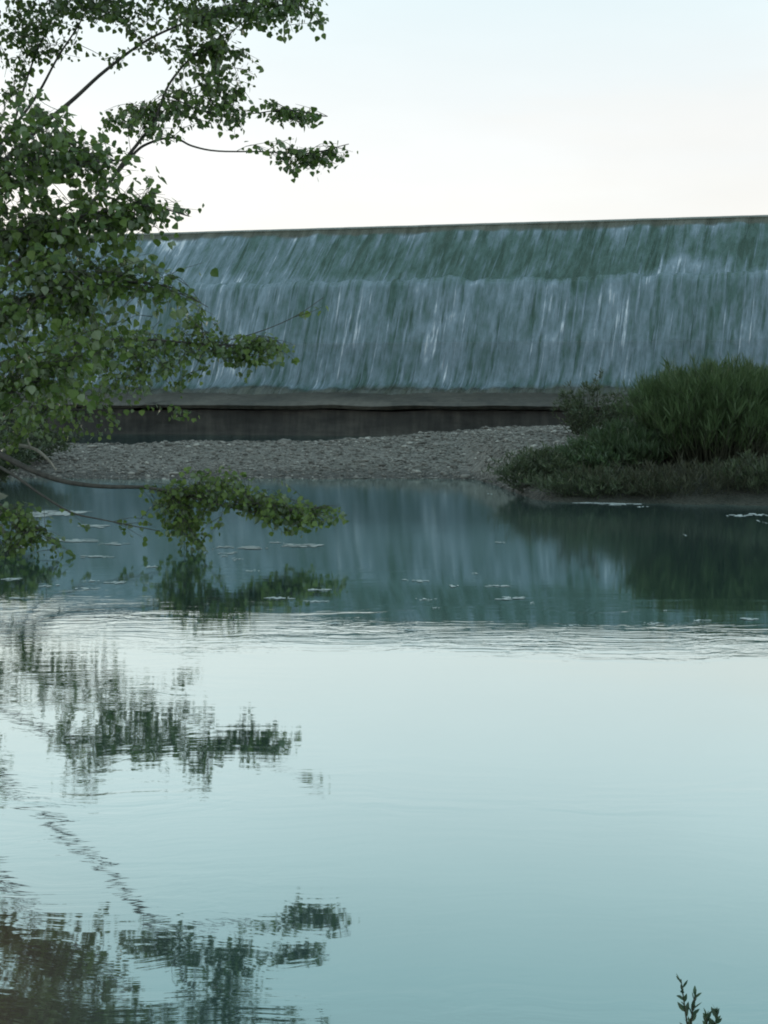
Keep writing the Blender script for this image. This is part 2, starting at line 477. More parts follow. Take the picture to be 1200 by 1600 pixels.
# falling water: a streaky sheet over the two faces
def lattice(nu, ns, seed):
    return np.random.default_rng(seed).random((nu, ns))
def vnoise(u, s, fu, fs, seed):
    A = lattice(512, 64, seed)
    x, y = u * fu, s * fs
    xi, yi = np.floor(x).astype(int), np.floor(y).astype(int)
    xf, yf = x - xi, y - yi
    xf = xf * xf * (3 - 2 * xf); yf = yf * yf * (3 - 2 * yf)
    g = lambda i, j: A[i % 512, j % 64]
    return (g(xi, yi) * (1 - xf) + g(xi + 1, yi) * xf) * (1 - yf) + (g(xi, yi + 1) * (1 - xf) + g(xi + 1, yi + 1) * xf) * yf
prof = [(-4.0, ZC), (-.6, ZC), (-.15, ZC - .02), (.12, ZC - .10), (.26, ZC - .30), (2.2, ZL + .06), (2.5, ZL), (2.75, ZL - .12), (2.95, ZL - .5), (3.6, 3.2), (4.1, 2.0), (4.5, 1.62), (4.9, 1.48), (5.5, 1.10)]
prof = [Vector((a, 0, c)) for a, c in prof]
fine_prof = spline(prof, 14)
cum = [0.0]
for i in range(1, len(fine_prof)):
    cum.append(cum[-1] + (fine_prof[i] - fine_prof[i - 1]).length)
S_LIP = cum[14 * 3]; S_LEDGE = cum[14 * 6 + 5]; S_END = cum[14 * 11]
fu0, fu1, NU = -40.0, 40.0, 2200
us = np.linspace(fu0, fu1, NU + 1)
ss = np.array(cum)
Ug, Sg = np.meshgrid(us, ss, indexing='ij')
skew = np.where(Sg < S_LEDGE, 0.13 * (Sg - S_LIP), 0.13 * (S_LEDGE - S_LIP) + 0.09 * (Sg - S_LEDGE))
skew = np.where(Sg < S_LIP, 0, skew)
Uf = Ug + skew                    # flow line coordinate: streaks run down and to the left
# where white water begins on each flow line (wanders up and down the upper face)
start = S_LEDGE - 0.15 + np.where(vnoise(Uf, Sg * 0, .16, 1, 5) > .62, -0.75, 0.0) + (vnoise(Uf, Sg * 0, .9, 1, 6) - .5) * .35 + (vnoise(Uf, Sg * 0, 4., 1, 61) - .5) * .35
start = np.where(Uf > 10.0, start - 0.6, start)
start = np.where(Uf < -4.5, start - 1.0 * (vnoise(Uf, Sg * 0, .35, 1, 8) > .35), start)
below = np.clip((Sg - start) / (0.25 + 0.9 * vnoise(Uf, Sg * 0, 1.3, 1, 51)), 0, 1)
leftness = np.clip((1.5 - Uf) / 9.0, 0, 1)
upper = 0.16 + 0.28 * leftness + 0.22 * np.clip(vnoise(Uf, Sg * 0, .5, 1, 11) - .45, 0, 1)
lower = 0.51 + 0.50 * np.exp(-np.clip(Sg - start, 0, 9) / 0.38) + 0.06 * (vnoise(Uf, Sg, .3, .2, 9) - .5)
foam = upper * (1 - below) + lower * below
# small jets where the sheet tears at the lip
lipjet = np.clip((vnoise(Uf, Sg * 0, 3.4, 1, 14) - .52) * 3.0, 0, 1) * np.clip((Sg - S_LIP - .32) / .08, 0, 1) * np.exp(-np.clip(Sg - S_LIP - .3, 0, 9) / .6)
foam = foam + 0.6 * lipjet
lip = 1 - np.clip((Sg - S_LIP - .27 - .14 * vnoise(Uf, Sg * 0, 2.0, 1, 31)) / .10, 0, 1)
lip = np.maximum(lip, .9 * np.clip((Sg - S_END + .25 - .3 * vnoise(Uf, Sg * 0, .8, 1, 41)) / .4, 0, 1))
foam = np.where(Sg < S_LIP + .27, 0.10 + 0.08 * vnoise(Ug, Sg, 2, 1, 15), foam)
foam = foam * (1 - 0.15 * np.clip((Sg - S_END + 0.6) / 0.6, 0, 1))
disp = (vnoise(Uf, Sg, 1.1, .18, 21) - .5) * .22 + (vnoise(Uf, Sg, 4.0, .5, 22) - .5) * .11 + (vnoise(Uf, Sg, 9.0, 2.0, 23) - .5) * .05
disp = disp * np.clip((Sg - S_LIP) / .5, 0.04, 1) + 0.12
nrm = []
for i in range(len(fine_prof)):
    t = fine_prof[min(i + 1, len(fine_prof) - 1)] - fine_prof[max(i - 1, 0)]
    t.normalize(); nrm.append((-t.z, t.x))          # (v, z) outward
nv = np.array([n[0] for n in nrm]); nz = np.array([n[1] for n in nrm])
pv = np.array([p.x for p in fine_prof]); pz = np.array([p.z for p in fine_prof])
V = pv[None, :] + disp * nv[None, :]
Z = pz[None, :] + disp * nz[None, :]
Xw = CREST.x + W_U.x * Ug + W_V.x * V
Yw = CREST.y + W_U.y * Ug + W_V.y * V
co = np.stack([Xw, Yw, Z], -1).reshape(-1, 3)
NS = len(ss)
i0 = (np.arange(NU)[:, None] * NS + np.arange(NS - 1)[None, :]).ravel()
quads = np.stack([i0, i0 + 1, i0 + NS + 1, i0 + NS], -1)
me = bpy.data.meshes.new('waterfall')
me.vertices.add(len(co)); me.vertices.foreach_set('co', co.astype(np.float32).ravel())
me.loops.add(quads.size); me.loops.foreach_set('vertex_index', quads.astype(np.int32).ravel())
me.polygons.add(len(quads)); me.polygons.foreach_set('loop_start', (np.arange(len(quads)) * 4).astype(np.int32))
me.polygons.foreach_set('loop_total', np.full(len(quads), 4, np.int32))
me.update(calc_edges=True)
uvl = me.uv_layers.new(name='flow')
uvv = np.stack([Uf.ravel(), Sg.ravel()], -1)[quads.ravel()]
uvl.data.foreach_set('uv', uvv.astype(np.float32).ravel())
fa = me.attributes.new('foam', 'FLOAT', 'POINT'); fa.data.foreach_set('value', foam.astype(np.float32).ravel())
la = me.attributes.new('thin', 'FLOAT', 'POINT'); la.data.foreach_set('value', lip.astype(np.float32).ravel())
me.polygons.foreach_set('use_smooth', [True] * len(me.polygons))
me.materials.append(M_FALL)
fall = bpy.data.objects.new('waterfall', me); COL.objects.link(fall)
tag(fall, 'wide sheet of blue white water spilling down the weir', 'waterfall', kind='structure')

# spray hanging at the foot of the fall: a long low bank of even mist, thinning out to nothing at its rounded edge
m_, nt_, out_ = new_mat('spray')
pv_ = N(nt_, 'ShaderNodeVolumePrincipled', inp={'Density': 0.045, 'Anisotropy': 0.2}); pv_.inputs['Color'].default_value = (0.93, 0.96, 0.98, 1)
L(nt_, pv_.outputs[0], out_.inputs['Volume'])
b = MB(); vs = []; fs = []; K = 28
for i in (0, 1):
    for k in range(K):
        a = 2 * math.pi * k / K
        vs.append(weir_pt((-60, 60)[i], 5.3 + 2.4 * math.cos(a), 1.6 + 1.7 * math.sin(a)))
for k in range(K):
    fs.append((k, (k + 1) % K, K + (k + 1) % K, K + k))
fs += [tuple(range(K))[::-1], tuple(range(K, 2 * K))]
b.add(vs, fs)
tag(b.build('mist', m_), 'faint spray drifting at the foot of the falling water', 'mist', kind='stuff')

# ------------------------------------------------------------------ leaves
def leaf(b, base, d, nrm, ln, wd, kind='poplar'):
    d = d.normalized()
    s = d.cross(nrm)
    if s.length < 1e-4: s = d.cross(Vector((1, .3, .2)))
    s.normalize(); n = s.cross(d).normalized()
    fold = random.uniform(.05, .35); curl = random.uniform(-.15, .25)
    if kind == 'poplar':
        prof_ = ((0.0, 0.0), (0.12, 0.40), (0.38, 0.50), (0.72, 0.27))
    else:
        prof_ = ((0.0, 0.0), (0.25, 0.42), (0.55, 0.5), (0.8, 0.28))
    vs = [base]
    mids = []
    for t, w in prof_[1:]:
        c = base + d * (ln * t) - n * (curl * ln * t * t)
        vs.append(c + s * (w * wd) + n * (fold * w * wd))
        vs.append(c - s * (w * wd) + n * (fold * w * wd))
    vs.append(base + d * ln - n * (curl * ln))
    b.add(vs, [(0, 1, 3, 5, 7), (0, 7, 6, 4, 2)])

def rdir(bias=Vector((0, 0, 0)), w=1.0):
    v = Vector((random.gauss(0, 1), random.gauss(0, 1), random.gauss(0, 1))).normalized()
    return (v + bias * w).normalized()

DOWN = Vector((0, 0, -1))
DENS = 0.95
def grow(name, parent, poly, r0, r1, clumps, leaf_mat, bark=M_BARK, size=(0.032, 0.072), n=5, sides=7, twig_r=0.0045):
    """One limb: a tapering wood mesh with its twigs, and its leaves as a sub-part."""
    pts = spline([at(*p) for p in poly], n)
    m = len(pts)
    b = MB()
    rad = [r0 + (r1 - r0) * (i / (m - 1)) ** 0.8 for i in range(m)]
    b.tube(pts, rad, sides)
    lb = MB()
    nodes = [tuple(p) for p in pts[m // 4:]]       # places a twig may start from
    ends = []
    for (cx, cy, rx, ry, Y, dep, od) in clumps:
        lmean = (size[0] + size[1]) / 2 * FOC / Y
        nl = DENS * od * math.pi * rx * ry / (0.36 * lmean * lmean)
        for _ in range(max(1, int(nl / 7))):
            a = random.uniform(0, 6.283); rr = math.sqrt(random.random()) * random.uniform(.75, 1.22)
            ends.append(at(cx + rx * rr * math.cos(a), cy + ry * rr * math.sin(a), Y + random.gauss(0, dep * 0.5)))
    A0 = np.array(nodes)
    ends.sort(key=lambda e: float(((A0 - np.array(e)) ** 2).sum(1).min()))
    NB = np.zeros((len(nodes) + 3 * len(ends), 3)); NB[:len(nodes)] = A0; cnt = len(nodes)
    for e in ends:
        d2 = ((NB[:cnt] - np.array(e)) ** 2).sum(1)
        d2 = d2 * (1 + 0.5 * rng.random(cnt))
        # a twig wants some length of its own
        s0 = Vector(NB[int((d2 + 0.02 / (d2 + 0.02)).argmin())])
        dv = e - s0; ln = dv.length
        mid = s0 + dv * .5 + Vector((random.uniform(-.1, .1), random.uniform(-.1, .1), random.uniform(-.02, .14))) * ln
        tw = spline([s0, mid, e], 3)
        r = twig_r * min(1.6, .7 + .6 * ln)
        b.tube(tw, [r * (1 - .6 * i / (len(tw) - 1)) for i in range(len(tw))], 3, cap=False)
        for q in (tw[2], tw[4], tw[5]):
            NB[cnt] = q; cnt += 1
        k = 7
        for j in range(k):
            lo = max(.1, 1 - .45 / max(ln, .01))       # leaves sit on the last stretch of a long twig
            t = lo + (1.02 - lo) * (j + random.random()) / k
            ii = min(len(tw) - 2, int(t * (len(tw) - 1)))
            p = tw[ii].lerp(tw[ii + 1], min(1.0, t * (len(tw) - 1) - ii))
            pet = rdir(DOWN, .5) * random.uniform(.02, .07)
            dd = rdir(DOWN * .9 + (dv.normalized() if ln > 1e-3 else DOWN) * .5, 1.0)
            sz = random.uniform(*size)
            leaf(lb, p + pet, dd, rdir(Vector((0, -.5, .6)), .8), sz, sz * random.uniform(.85, 1.05))
    o = b.build(name, bark, parent, smooth=True)
    me_l = lb.build('leaves', leaf_mat, None)
    me_l.parent = o
    # the limb sits at the tree's origin, so its leaves take the same offset
    me_l.matrix_parent_inverse = o.matrix_parent_inverse.inverted() if False else Matrix.Identity(4)
    return o

def root_at(name, loc):
    return empty(name, loc)

TB = at(-150, 0, 14.3); TB = Vector((TB.x, 14.3, bank_h(TB.x, 14.3) - .1))
tree = empty('poplar_tree', TB)
tag(tree, 'farther poplar whose thin branches reach across the sky and down to the pool', 'tree', 'poplar trees on the left bank')
# trunk
tp = [TB, at(-150, 700, 14.3), at(-140, 500, 14.2), at(-155, 250, 14.2), at(-130, 0, 14.1), at(-140, -300, 14.0), at(-120, -560, 14.0)]
tp = spline(tp, 6)
b = MB(); b.tube(tp, [0.24 * (1 - .85 * i / (len(tp) - 1)) + (.08 if i == 0 else 0) for i in range(len(tp))], 12)
b.build('trunk', M_BARK, tree, smooth=True)

T = tree
grow('branch', T, [(-140, 520, 14.2), (-60, 330, 13.9), (40, 220, 13.6), (115, 155, 13.4), (165, 110, 13.3), (235, 60, 13.2), (330, 20, 13.1), (440, -20, 13)], .036, .006,
     [(230, 18, 90, 34, 13.2, .7, 1.1), (340, 22, 70, 36, 13.1, .6, 1.4), (425, 18, 58, 32, 13, .5, 1.5), (478, 5, 30, 28, 13, .4, 1.4), (502, 38, 17, 22, 13, .3, 1.1), (448, 50, 24, 9, 13, .3, .8), (265, 75, 40, 30, 13.2, .4, .6),
      (300, -60, 200, 50, 13.2, 1.5, 1.3)], M_LEAF)
grow('branch', T, [(-145, 430, 14.2), (-60, 300, 14.0), (20, 200, 13.8), (60, 145, 13.7), (90, 90, 13.6), (125, 35, 13.6), (160, -40, 13.5)], .026, .005,
     [(150, 20, 70, 24, 13.6, .6, 1.1), (70, 20, 70, 28, 13.7, .7, 1.2), (25, 50, 40, 25, 13.7, .5, .9), (40, 95, 45, 35, 13.7, .5, .55), (115, 85, 28, 22, 13.6, .4, .4), (190, 95, 30, 18, 13.5, .4, .4), (100, -70, 150, 60, 13.6, 1.5, 1.4)], M_LEAF)
grow('branch', T, [(20, 200, 13.8), (40, 130, 13.8), (60, 75, 13.8), (82, 30, 13.8), (100, -30, 13.7)], .014, .005,
     [(20, 160, 30, 25, 13.8, .4, .8), (55, 75, 20, 30, 13.8, .3, .5)], M_LEAF)
grow('branch', T, [(-60, 480, 14.1), (60, 380, 13.6), (150, 310, 13.3), (195, 250, 13.2), (240, 190, 13.1), (265, 130, 13.1), (310, 80, 13.0), (350, 60, 13.0), (400, 15, 12.9)], .030, .004,
     [(340, 95, 36, 36, 13, .4, 1.4), (392, 92, 20, 22, 13, .3, .8), (255, 180, 85, 32, 13.1, .6, .85), (318, 165, 55, 30, 13.1, .5, 1.5), (358, 185, 32, 24, 13, .4, 1.4), (195, 185, 45, 30, 13.2, .5, .7), (300, 130, 30, 20, 13, .4, .6), (255, 215, 40, 16, 13.1, .4, .8), (365, 130, 38, 30, 13, .4, .7), (385, 160, 18, 18, 13, .3, .9), (300, 60, 45, 22, 13.1, .4, .9), (400, 105, 18, 14, 13, .3, .6)], M_LEAF)
grow('branch', T, [(150, 310, 13.3), (205, 245, 13.2), (230, 225, 13.2), (270, 215, 13.1), (300, 228, 13.0), (340, 236, 12.95), (415, 237, 12.9), (480, 240, 12.9), (545, 225, 12.8)], .018, .004,
     [(440, 232, 32, 20, 12.9, .3, 1.1), (488, 252, 55, 18, 12.9, .3, 1.2), (470, 268, 25, 12, 12.9, .3, 1.2), (530, 236, 22, 16, 12.9, .2, 1.0)], M_LEAF)
grow('branch', T, [(265, 150, 13.1), (320, 175, 13.0), (385, 178, 13.0), (450, 172, 12.9), (512, 182, 12.9)], .008, .003,
     [(420, 170, 28, 22, 12.9, .3, 1.3), (465, 178, 38, 16, 12.9, .3, 1.4), (500, 185, 18, 14, 12.9, .2, 1.1)], M_LEAF)
grow('branch', T, [(-150, 690, 14.3), (-40, 590, 13.7), (80, 545, 13.2), (200, 530, 13.0), (330, 538, 12.9), (440, 540, 12.8)], .035, .005,
     [(120, 520, 70, 45, 13.1, 1.0, 1.0), (200, 550, 70, 45, 13, 1.0, 1.5), (290, 515, 55, 32, 12.9, .5, .9), (305, 560, 55, 32, 12.9, .5, .85), (370, 548, 50, 28, 12.9, .4, 1.4), (425, 545, 38, 26, 12.8, .4, 1.5), (310, 485, 50, 20, 12.9, .4, .35), (250, 595, 60, 28, 13, .6, .9), (150, 610, 75, 32, 13, .8, 1.0), (375, 575, 14, 20, 12.9, .2, 1.0)], M_LEAFLOW)
grow('branch', T, [(330, 538, 12.9), (400, 520, 12.9), (460, 495, 12.8), (505, 465, 12.8)], .006, .003, [(500, 470, 14, 14, 12.8, .15, .8)], M_LEAFLOW, size=(.05, .08))
grow('branch', T, [(-150, 740, 14.3), (-60, 670, 13.8), (20, 640, 13.4), (110, 640, 13.1), (200, 640, 13.0)], .03, .004,
     [(30, 630, 90, 40, 13.4, 1.2, 1.3), (70, 675, 55, 25, 13.2, .8, .6), (165, 655, 35, 40, 13.1, .4, .5), (280, 640, 35, 25, 13, .4, .35), (20, 690, 45, 22, 13.4, .6, .6)], M_LEAFLOW)
grow('branch', T, [(-145, 640, 14.3), (-60, 680, 13.6), (0, 710, 13.2), (50, 735, 13.0), (100, 752, 12.9), (160, 760, 12.8), (230, 762, 12.8), (290, 775, 12.75), (350, 790, 12.7), (430, 805, 12.7), (510, 800, 12.7)], .045, .005,
     [(325, 752, 62, 26, 12.8, .4, 1.9), (395, 780, 62, 30, 12.7, .4, 2.3), (455, 806, 50, 30, 12.7, .4, 2.4), (515, 800, 32, 17, 12.7, .3, 1.3), (265, 780, 30, 28, 12.8, .4, 1.8), (285, 818, 38, 36, 12.8, .4, 2.1), (310, 848, 22, 19, 12.8, .3, 2.0)], M_LEAFLOW)
grow('branch', T, [(-130, 670, 14.3), (0, 730, 13.0), (60, 770, 12.8), (110, 800, 12.7), (160, 812, 12.7), (250, 830, 12.7)], .022, .004,
     [(245, 805, 18, 20, 12.7, .3, .5), (225, 838, 10, 10, 12.7, .2, .7), (155, 828, 40, 8, 12.7, .3, .2)], M_LEAFLOW)
grow('branch', T, [(-135, 650, 14.3), (-70, 720, 13.4), (-10, 780, 12.8), (40, 815, 12.5), (90, 850, 12.4)], .02, .004,
     [(20, 800, 50, 24, 12.6, .5, 1.1), (50, 840, 55, 26, 12.4, .4, 1.2), (10, 860, 45, 24, 12.4, .4, 1.1), (95, 862, 25, 12, 12.4, .3, .7), (-60, 800, 50, 60, 12.8, .5, 1.2), (-50, 870, 40, 30, 12.5, .5, 1.0)], M_LEAFLOW)
# crown left of and above the view
grow('branch', T, [(-140, 400, 14.2), (-220, 280, 14.4), (-320, 180, 14.6), (-420, 120, 14.8)], .05, .008, [(-200, 300, 130, 160, 14.3, 2.2, 1.3), (-350, 200, 120, 120, 14.6, 1.8, 1.1)], M_LEAF)
grow('branch', T, [(-145, 560, 14.3), (-240, 500, 14.5), (-360, 470, 14.8)], .05, .008, [(-150, 480, 130, 120, 14.1, 2.0, 1.3), (-310, 490, 110, 90, 14.6, 1.6, 1.1)], M_LEAF)
grow('branch', T, [(-130, 0, 14.1), (-60, -150, 13.9), (60, -260, 13.6), (180, -330, 13.4)], .05, .008, [(40, -240, 170, 100, 13.7, 2.0, 1.2), (-60, 40, 70, 110, 13.9, 1.6, 1.4), (-90, -160, 150, 120, 14, 2.0, 1.2)], M_LEAF)
grow('branch', T, [(-135, -100, 14.1), (-240, -220, 14.4), (-340, -300, 14.6)], .05, .008, [(-270, -200, 150, 130, 14.4, 2.0, 1.1), (-150, -430, 150, 110, 14.1, 2.0, 1.1), (-300, 20, 110, 100, 14.5, 1.6, 1.0)], M_LEAF)

# second, nearer poplar on the left bank: its big leaves fill the left edge
NB0 = Vector((-3.95, 7.4, bank_h(-3.95, 7.4) - .1))
near = empty('poplar_tree', NB0)
tag(near, 'nearer poplar whose large leaves fill the left edge and hide the weir end', 'tree', 'poplar trees on the left bank')
def px_of(p):
    cp, sp = math.cos(PITCH), math.sin(PITCH)
    return 600 + FOC * p.x / (p.y * cp - (p.z - CAM_H) * sp)
NX = 600 + FOC * NB0.x / NB0.y
np_ = spline([NB0, at(NX, 560, 7.4), at(NX + 20, 300, 7.4), at(NX - 10, 0, 7.4), at(NX + 30, -300, 7.4)], 6)
b = MB(); b.tube(np_, [0.14 * (1 - .85 * i / (len(np_) - 1)) + (.05 if i == 0 else 0) for i in range(len(np_))], 12)
b.build('trunk', M_BARK, near, smooth=True)
NS_ = (.024, .060)
grow('branch', near, [(NX, 560, 7.4), (-280, 430, 7.4), (-120, 330, 7.4), (20, 270, 7.3), (120, 255, 7.2), (190, 250, 7.2)], .03, .005,
     [(55, 225, 80, 80, 7.3, .5, 1.25), (130, 245, 60, 55, 7.2, .4, 1.0), (30, 170, 40, 40, 7.3, .4, 1.0), (110, 190, 40, 25, 7.2, .3, .7), (185, 265, 40, 32, 7.2, .3, 1.1), (-80, 260, 120, 100, 7.4, .6, 1.3)], M_LEAF, size=NS_, twig_r=.0026)
grow('branch', near, [(NX, 600, 7.4), (-260, 520, 7.4), (-120, 430, 7.3), (20, 370, 7.2), (140, 335, 7.1), (230, 322, 7.1), (296, 338, 7.1)], .024, .003,
     [(50, 340, 90, 80, 7.2, .6, 1.4), (150, 310, 75, 50, 7.1, .4, 1.0), (228, 305, 42, 40, 7.1, .3, 1.0), (262, 325, 36, 28, 7.1, .3, .9), (298, 338, 18, 20, 7.1, .2, .9), (205, 355, 65, 28, 7.1, .3, 1.1), (130, 390, 80, 45, 7.2, .4, 1.2), (-90, 400, 110, 90, 7.3, .6, 1.1)], M_LEAF, size=NS_, twig_r=.0026)
grow('branch', near, [(NX, 660, 7.4), (-260, 600, 7.3), (-120, 540, 7.2), (20, 480, 7.1), (110, 450, 7.1), (200, 440, 7.0), (270, 450, 7.0), (325, 480, 7.0)], .022, .002,
     [(60, 440, 100, 70, 7.1, .5, 1.6), (165, 430, 70, 55, 7.1, .4, 1.1), (235, 415, 45, 45, 7, .2, .7), (262, 465, 45, 30, 7, .2, .8), (310, 480, 35, 26, 7, .2, .5), (290, 415, 35, 30, 7, .2, .22), (60, 520, 100, 55, 7.1, .5, 1.5), (170, 500, 60, 35, 7.1, .3, 1.0), (-100, 530, 100, 80, 7.2, .5, 1.1)], M_LEAF, size=NS_, twig_r=.0026)
grow('branch', near, [(NX, 720, 7.4), (-260, 690, 7.3), (-100, 640, 7.2), (0, 620, 7.1), (80, 580, 7.1), (150, 560, 7.1)], .02, .003,
     [(50, 570, 90, 50, 7.1, .5, 1.5), (140, 570, 60, 40, 7.1, .4, 1.1), (30, 635, 70, 35, 7.1, .4, 1.2), (120, 625, 45, 25, 7.1, .3, .6), (-110, 650, 100, 50, 7.2, .5, 1.0)], M_LEAF, size=NS_, twig_r=.0026)
grow('branch', near, [(NX, 420, 7.4), (-300, 220, 7.4), (-180, 60, 7.4), (-100, -80, 7.4)], .025, .004, [(-140, 60, 90, 110, 7.4, .6, 1.1), (-150, -120, 120, 100, 7.4, .7, 1.1), (-300, 180, 100, 120, 7.4, .7, 1.1)], M_LEAF, size=NS_, twig_r=.0026)
grow('branch', near, [(NX, 400, 7.4), (NX - 120, 250, 7.6), (NX - 260, 160, 7.8)], .025, .004, [(NX - 160, 230, 140, 120, 7.7, .8, 1.1), (NX - 40, 30, 130, 130, 7.5, .8, 1.1)], M_LEAF, size=NS_, twig_r=.0026)

# bleached snag by the bank
b = MB()
p0 = at(20, 702, 13.6)
b.tube(spline([at(-60, 740, 14.0), at(10, 700, 13.7), at(50, 700, 13.6), at(75, 718, 13.5), at(88, 735, 13.5)], 5), [.03 * (1 - .7 * i / 20) for i in range(21)], 6)
b.tube(spline([at(48, 700, 13.6), at(43, 685, 13.6), at(42, 668, 13.55)], 4), [.012, .011, .01, .009, .008, .007, .006, .005, .004], 5)
dead = b.build('dead_branch', M_DEAD)
dead.parent = tree; dead.matrix_parent_inverse = Matrix.Translation(tree.location).inverted()
dead['label'] = 'bleached bare branch below the green leaves'

# ------------------------------------------------------------------ shrubs
def shrub(name, label, group, cx, Y, half_w, half_d, height, nstem, leafmat, seed, spread=.5, lsize=(.04, .075), lw=.28, per=16, base_z=None, shape=0.5, up=.55, bare=.10):
    random.seed(seed)
    X0 = at(cx, 610, Y).x
    z0 = bar_h(X0, Y) if base_z is None else base_z
    root = empty(name, (X0, Y, z0))
    tag(root, label, {'reed_clump': 'reeds', 'weed_patch': 'weeds'}.get(name, 'shrub'), group or GROUPS.get(name))
    sb, lb = MB(), MB()
    for _ in range(nstem):
        a = random.uniform(0, 6.283); rr = math.sqrt(random.random())
        fx, fy = rr * math.cos(a), rr * math.sin(a)
        bx, by = X0 + fx * half_w * .75, Y + fy * half_d * .75
        bz = (bar_h(bx, by) if base_z is None else base_z) - .03
        h = height * (1 - shape * rr ** 2) * (random.uniform(.5, 1.0) + max(0, random.gauss(0, .07)))
        top = Vector((bx + fx * spread * half_w * .6 + random.gauss(0, .09), by + fy * spread * half_d * .6 + random.gauss(0, .09), bz + h))
        base = Vector((bx, by, bz))
        mid = base.lerp(top, .5) + Vector((random.gauss(0, .05), random.gauss(0, .05), .05 * h))
        tip = top + Vector((fx * .08 + random.gauss(0, .05), fy * .08, -.02))
        pts = spline([base, mid, top, tip], 3)
        n = len(pts)
        sb.tube(pts, [.008 * (1 - .75 * i / (n - 1)) * (height / 1.8 + .3) for i in range(n)], 4, cap=False)
        for j in range(per):
            t = bare + (1 - bare) * (j + random.random()) / per
            q = t * (n - 1); ii = min(n - 2, int(q)); p = pts[ii].lerp(pts[ii + 1], q - ii)
            off = rdir() * random.uniform(0, .09) * (1.2 - t * .8)
            for _k in range(2):
                ln = random.uniform(*lsize)
                leaf(lb, p + off, rdir(Vector((fx * .5, fy * .5, up))), rdir(Vector((0, -.3, .6))), ln, ln * lw, 'willow')
    st = sb.build('stem', M_STEM, root, smooth=True)
    lv = lb.build('foliage', leafmat, root)
    return root
GROUPS = {'reed_clump': 'reed clumps on the islet', 'low_shrub': 'low shrubs on the islet', 'weed_patch': 'weed patches along the mud', 'young_shrub': None}
GW = None
GRASSY = dict(lsize=(.12, .30), lw=.026, up=1.9, spread=.75)
shrub('reed_clump', 'large soft green reed clump at the water edge, cut by the frame', GW, 1115, 20.6, 1.00, 1.0, 1.36, 950, M_REED, 31, per=20, shape=.20, bare=.22, **GRASSY)
shrub('reed_clump', 'tall green reed clump at the frame edge behind the big one', GW, 1240, 21.6, 1.2, 1.1, 1.28, 700, M_REED, 32, per=18, shape=.2, bare=.22, **GRASSY)
shrub('reed_clump', 'mid height darker reed clump sloping down to the gravel beside the large one', GW, 990, 20.5, .55, .6, .62, 300, M_WILLOW, 34, per=15, shape=.5, lsize=(.10, .22), lw=.05, bare=.05, up=1.6, spread=.9)
shrub('young_shrub', 'slender loose young shrub standing on the gravel behind the clumps', GW, 925, 24.0, .50, .5, 1.10, 110, M_WEED, 33, lsize=(.06, .11), lw=.22, per=14, spread=.9, up=.9)
shrub('low_shrub', 'low olive shrub at the tip of the islet by the waterline', GW, 848, 19.7, .46, .40, .52, 150, M_WEED, 35, lsize=(.06, .12), lw=.16, per=13, spread=1.0, up=1.0)
shrub('low_shrub', 'squat dark shrub between the islet tip and the reed clumps', GW, 918, 20.0, .45, .45, .46, 150, M_WILLOW, 40, lsize=(.06, .13), lw=.15, per=13, spread=1.0, up=1.0)
shrub('weed_patch', 'dry brownish weeds along the mud below the large reed clump', GW, 1070, 18.7, 1.35, .5, .36, 260, M_DRY, 36, lsize=(.07, .16), lw=.07, per=8, spread=.8, up=1.6, shape=.2)
shrub('weed_patch', 'short green weeds trailing over the mud by the islet tip', GW, 950, 18.75, .85, .4, .30, 240, M_WEED, 42, lsize=(.06, .13), lw=.12, per=8, spread=.9, up=1.0, shape=.3)
shrub('weed_patch', 'dull green weeds at the waterline by the frame edge', GW, 1215, 18.6, .7, .5, .45, 170, M_WEED, 41, lsize=(.07, .15), lw=.11, per=9, spread=.9, up=1.3, shape=.3)
# bank shrub on the left
xs = at(20, 610, 12.2).x
shrub('bank_shrub', 'dark green shrub under the poplar crown at the frame edge', 'shrubs on the left bank', -130, 16.5, 1.1, 1.0, 1.3, 240, M_WEED, 38, lsize=(.06, .10), lw=.5, per=14, base_z=.2, spread=.9)
shrub('bank_shrub', 'distant shrub closing the left end of the gravel bar', 'shrubs on the left bank', -10, 25.0, 1.1, .9, .9, 220, M_WEED, 39, lsize=(.06, .11), lw=.4, per=14, base_z=.25, spread=.9)

# ------------------------------------------------------------------ near sprig
random.seed(99)
def sprig(label, stems, Yd):
    b0 = at(*stems[0][0], Yd)
    root = empty('sprig', (b0.x, b0.y, near_h(b0.x, b0.y) - .01))
    tag(root, label, 'plant', 'sprigs on the near bank')
    for st in stems:
        pts = spline([at(x, y, Yd) for x, y in st], 5)
        pts[0].z = min(pts[0].z, near_h(pts[0].x, pts[0].y) - .02)
        n = len(pts)
        sb = MB(); sb.tube(pts, [.0028 * (1 - .6 * i / (n - 1)) for i in range(n)], 5)
        so = sb.build('stem', M_STEM, root, smooth=True)
        lb = MB()
        for j in range(22):
            t = .35 + .65 * (j + random.random() * .8) / 22
            t = min(t, .999); q = t * (n - 1); ii = min(n - 2, int(q)); p = pts[ii].lerp(pts[ii + 1], q - ii)
            tang = (pts[ii + 1] - pts[ii]).normalized()
            ln = random.uniform(.015, .030) * (1.15 - .35 * t)
            leaf(lb, p, (tang * .9 + rdir() * .6), rdir(), ln, ln * .36, 'willow')
        lv = lb.build('leaves', M_SPRIG, so)
        lv.matrix_parent_inverse = Matrix.Identity(4)
    return root
sprig('small dark leafy sprig with two upright shoots in the bottom corner', [[(1085, 1790), (1078, 1640), (1070, 1575), (1064, 1530)], [(1085, 1790), (1078, 1640), (1082, 1580), (1086, 1555)]], 2.55)
sprig('shorter dark leafy sprig barely rising over the frame bottom', [[(1120, 1790), (1112, 1660), (1106, 1610), (1103, 1588)], [(1120, 1790), (1116, 1650), (1118, 1600), (1121, 1582)]], 2.55)

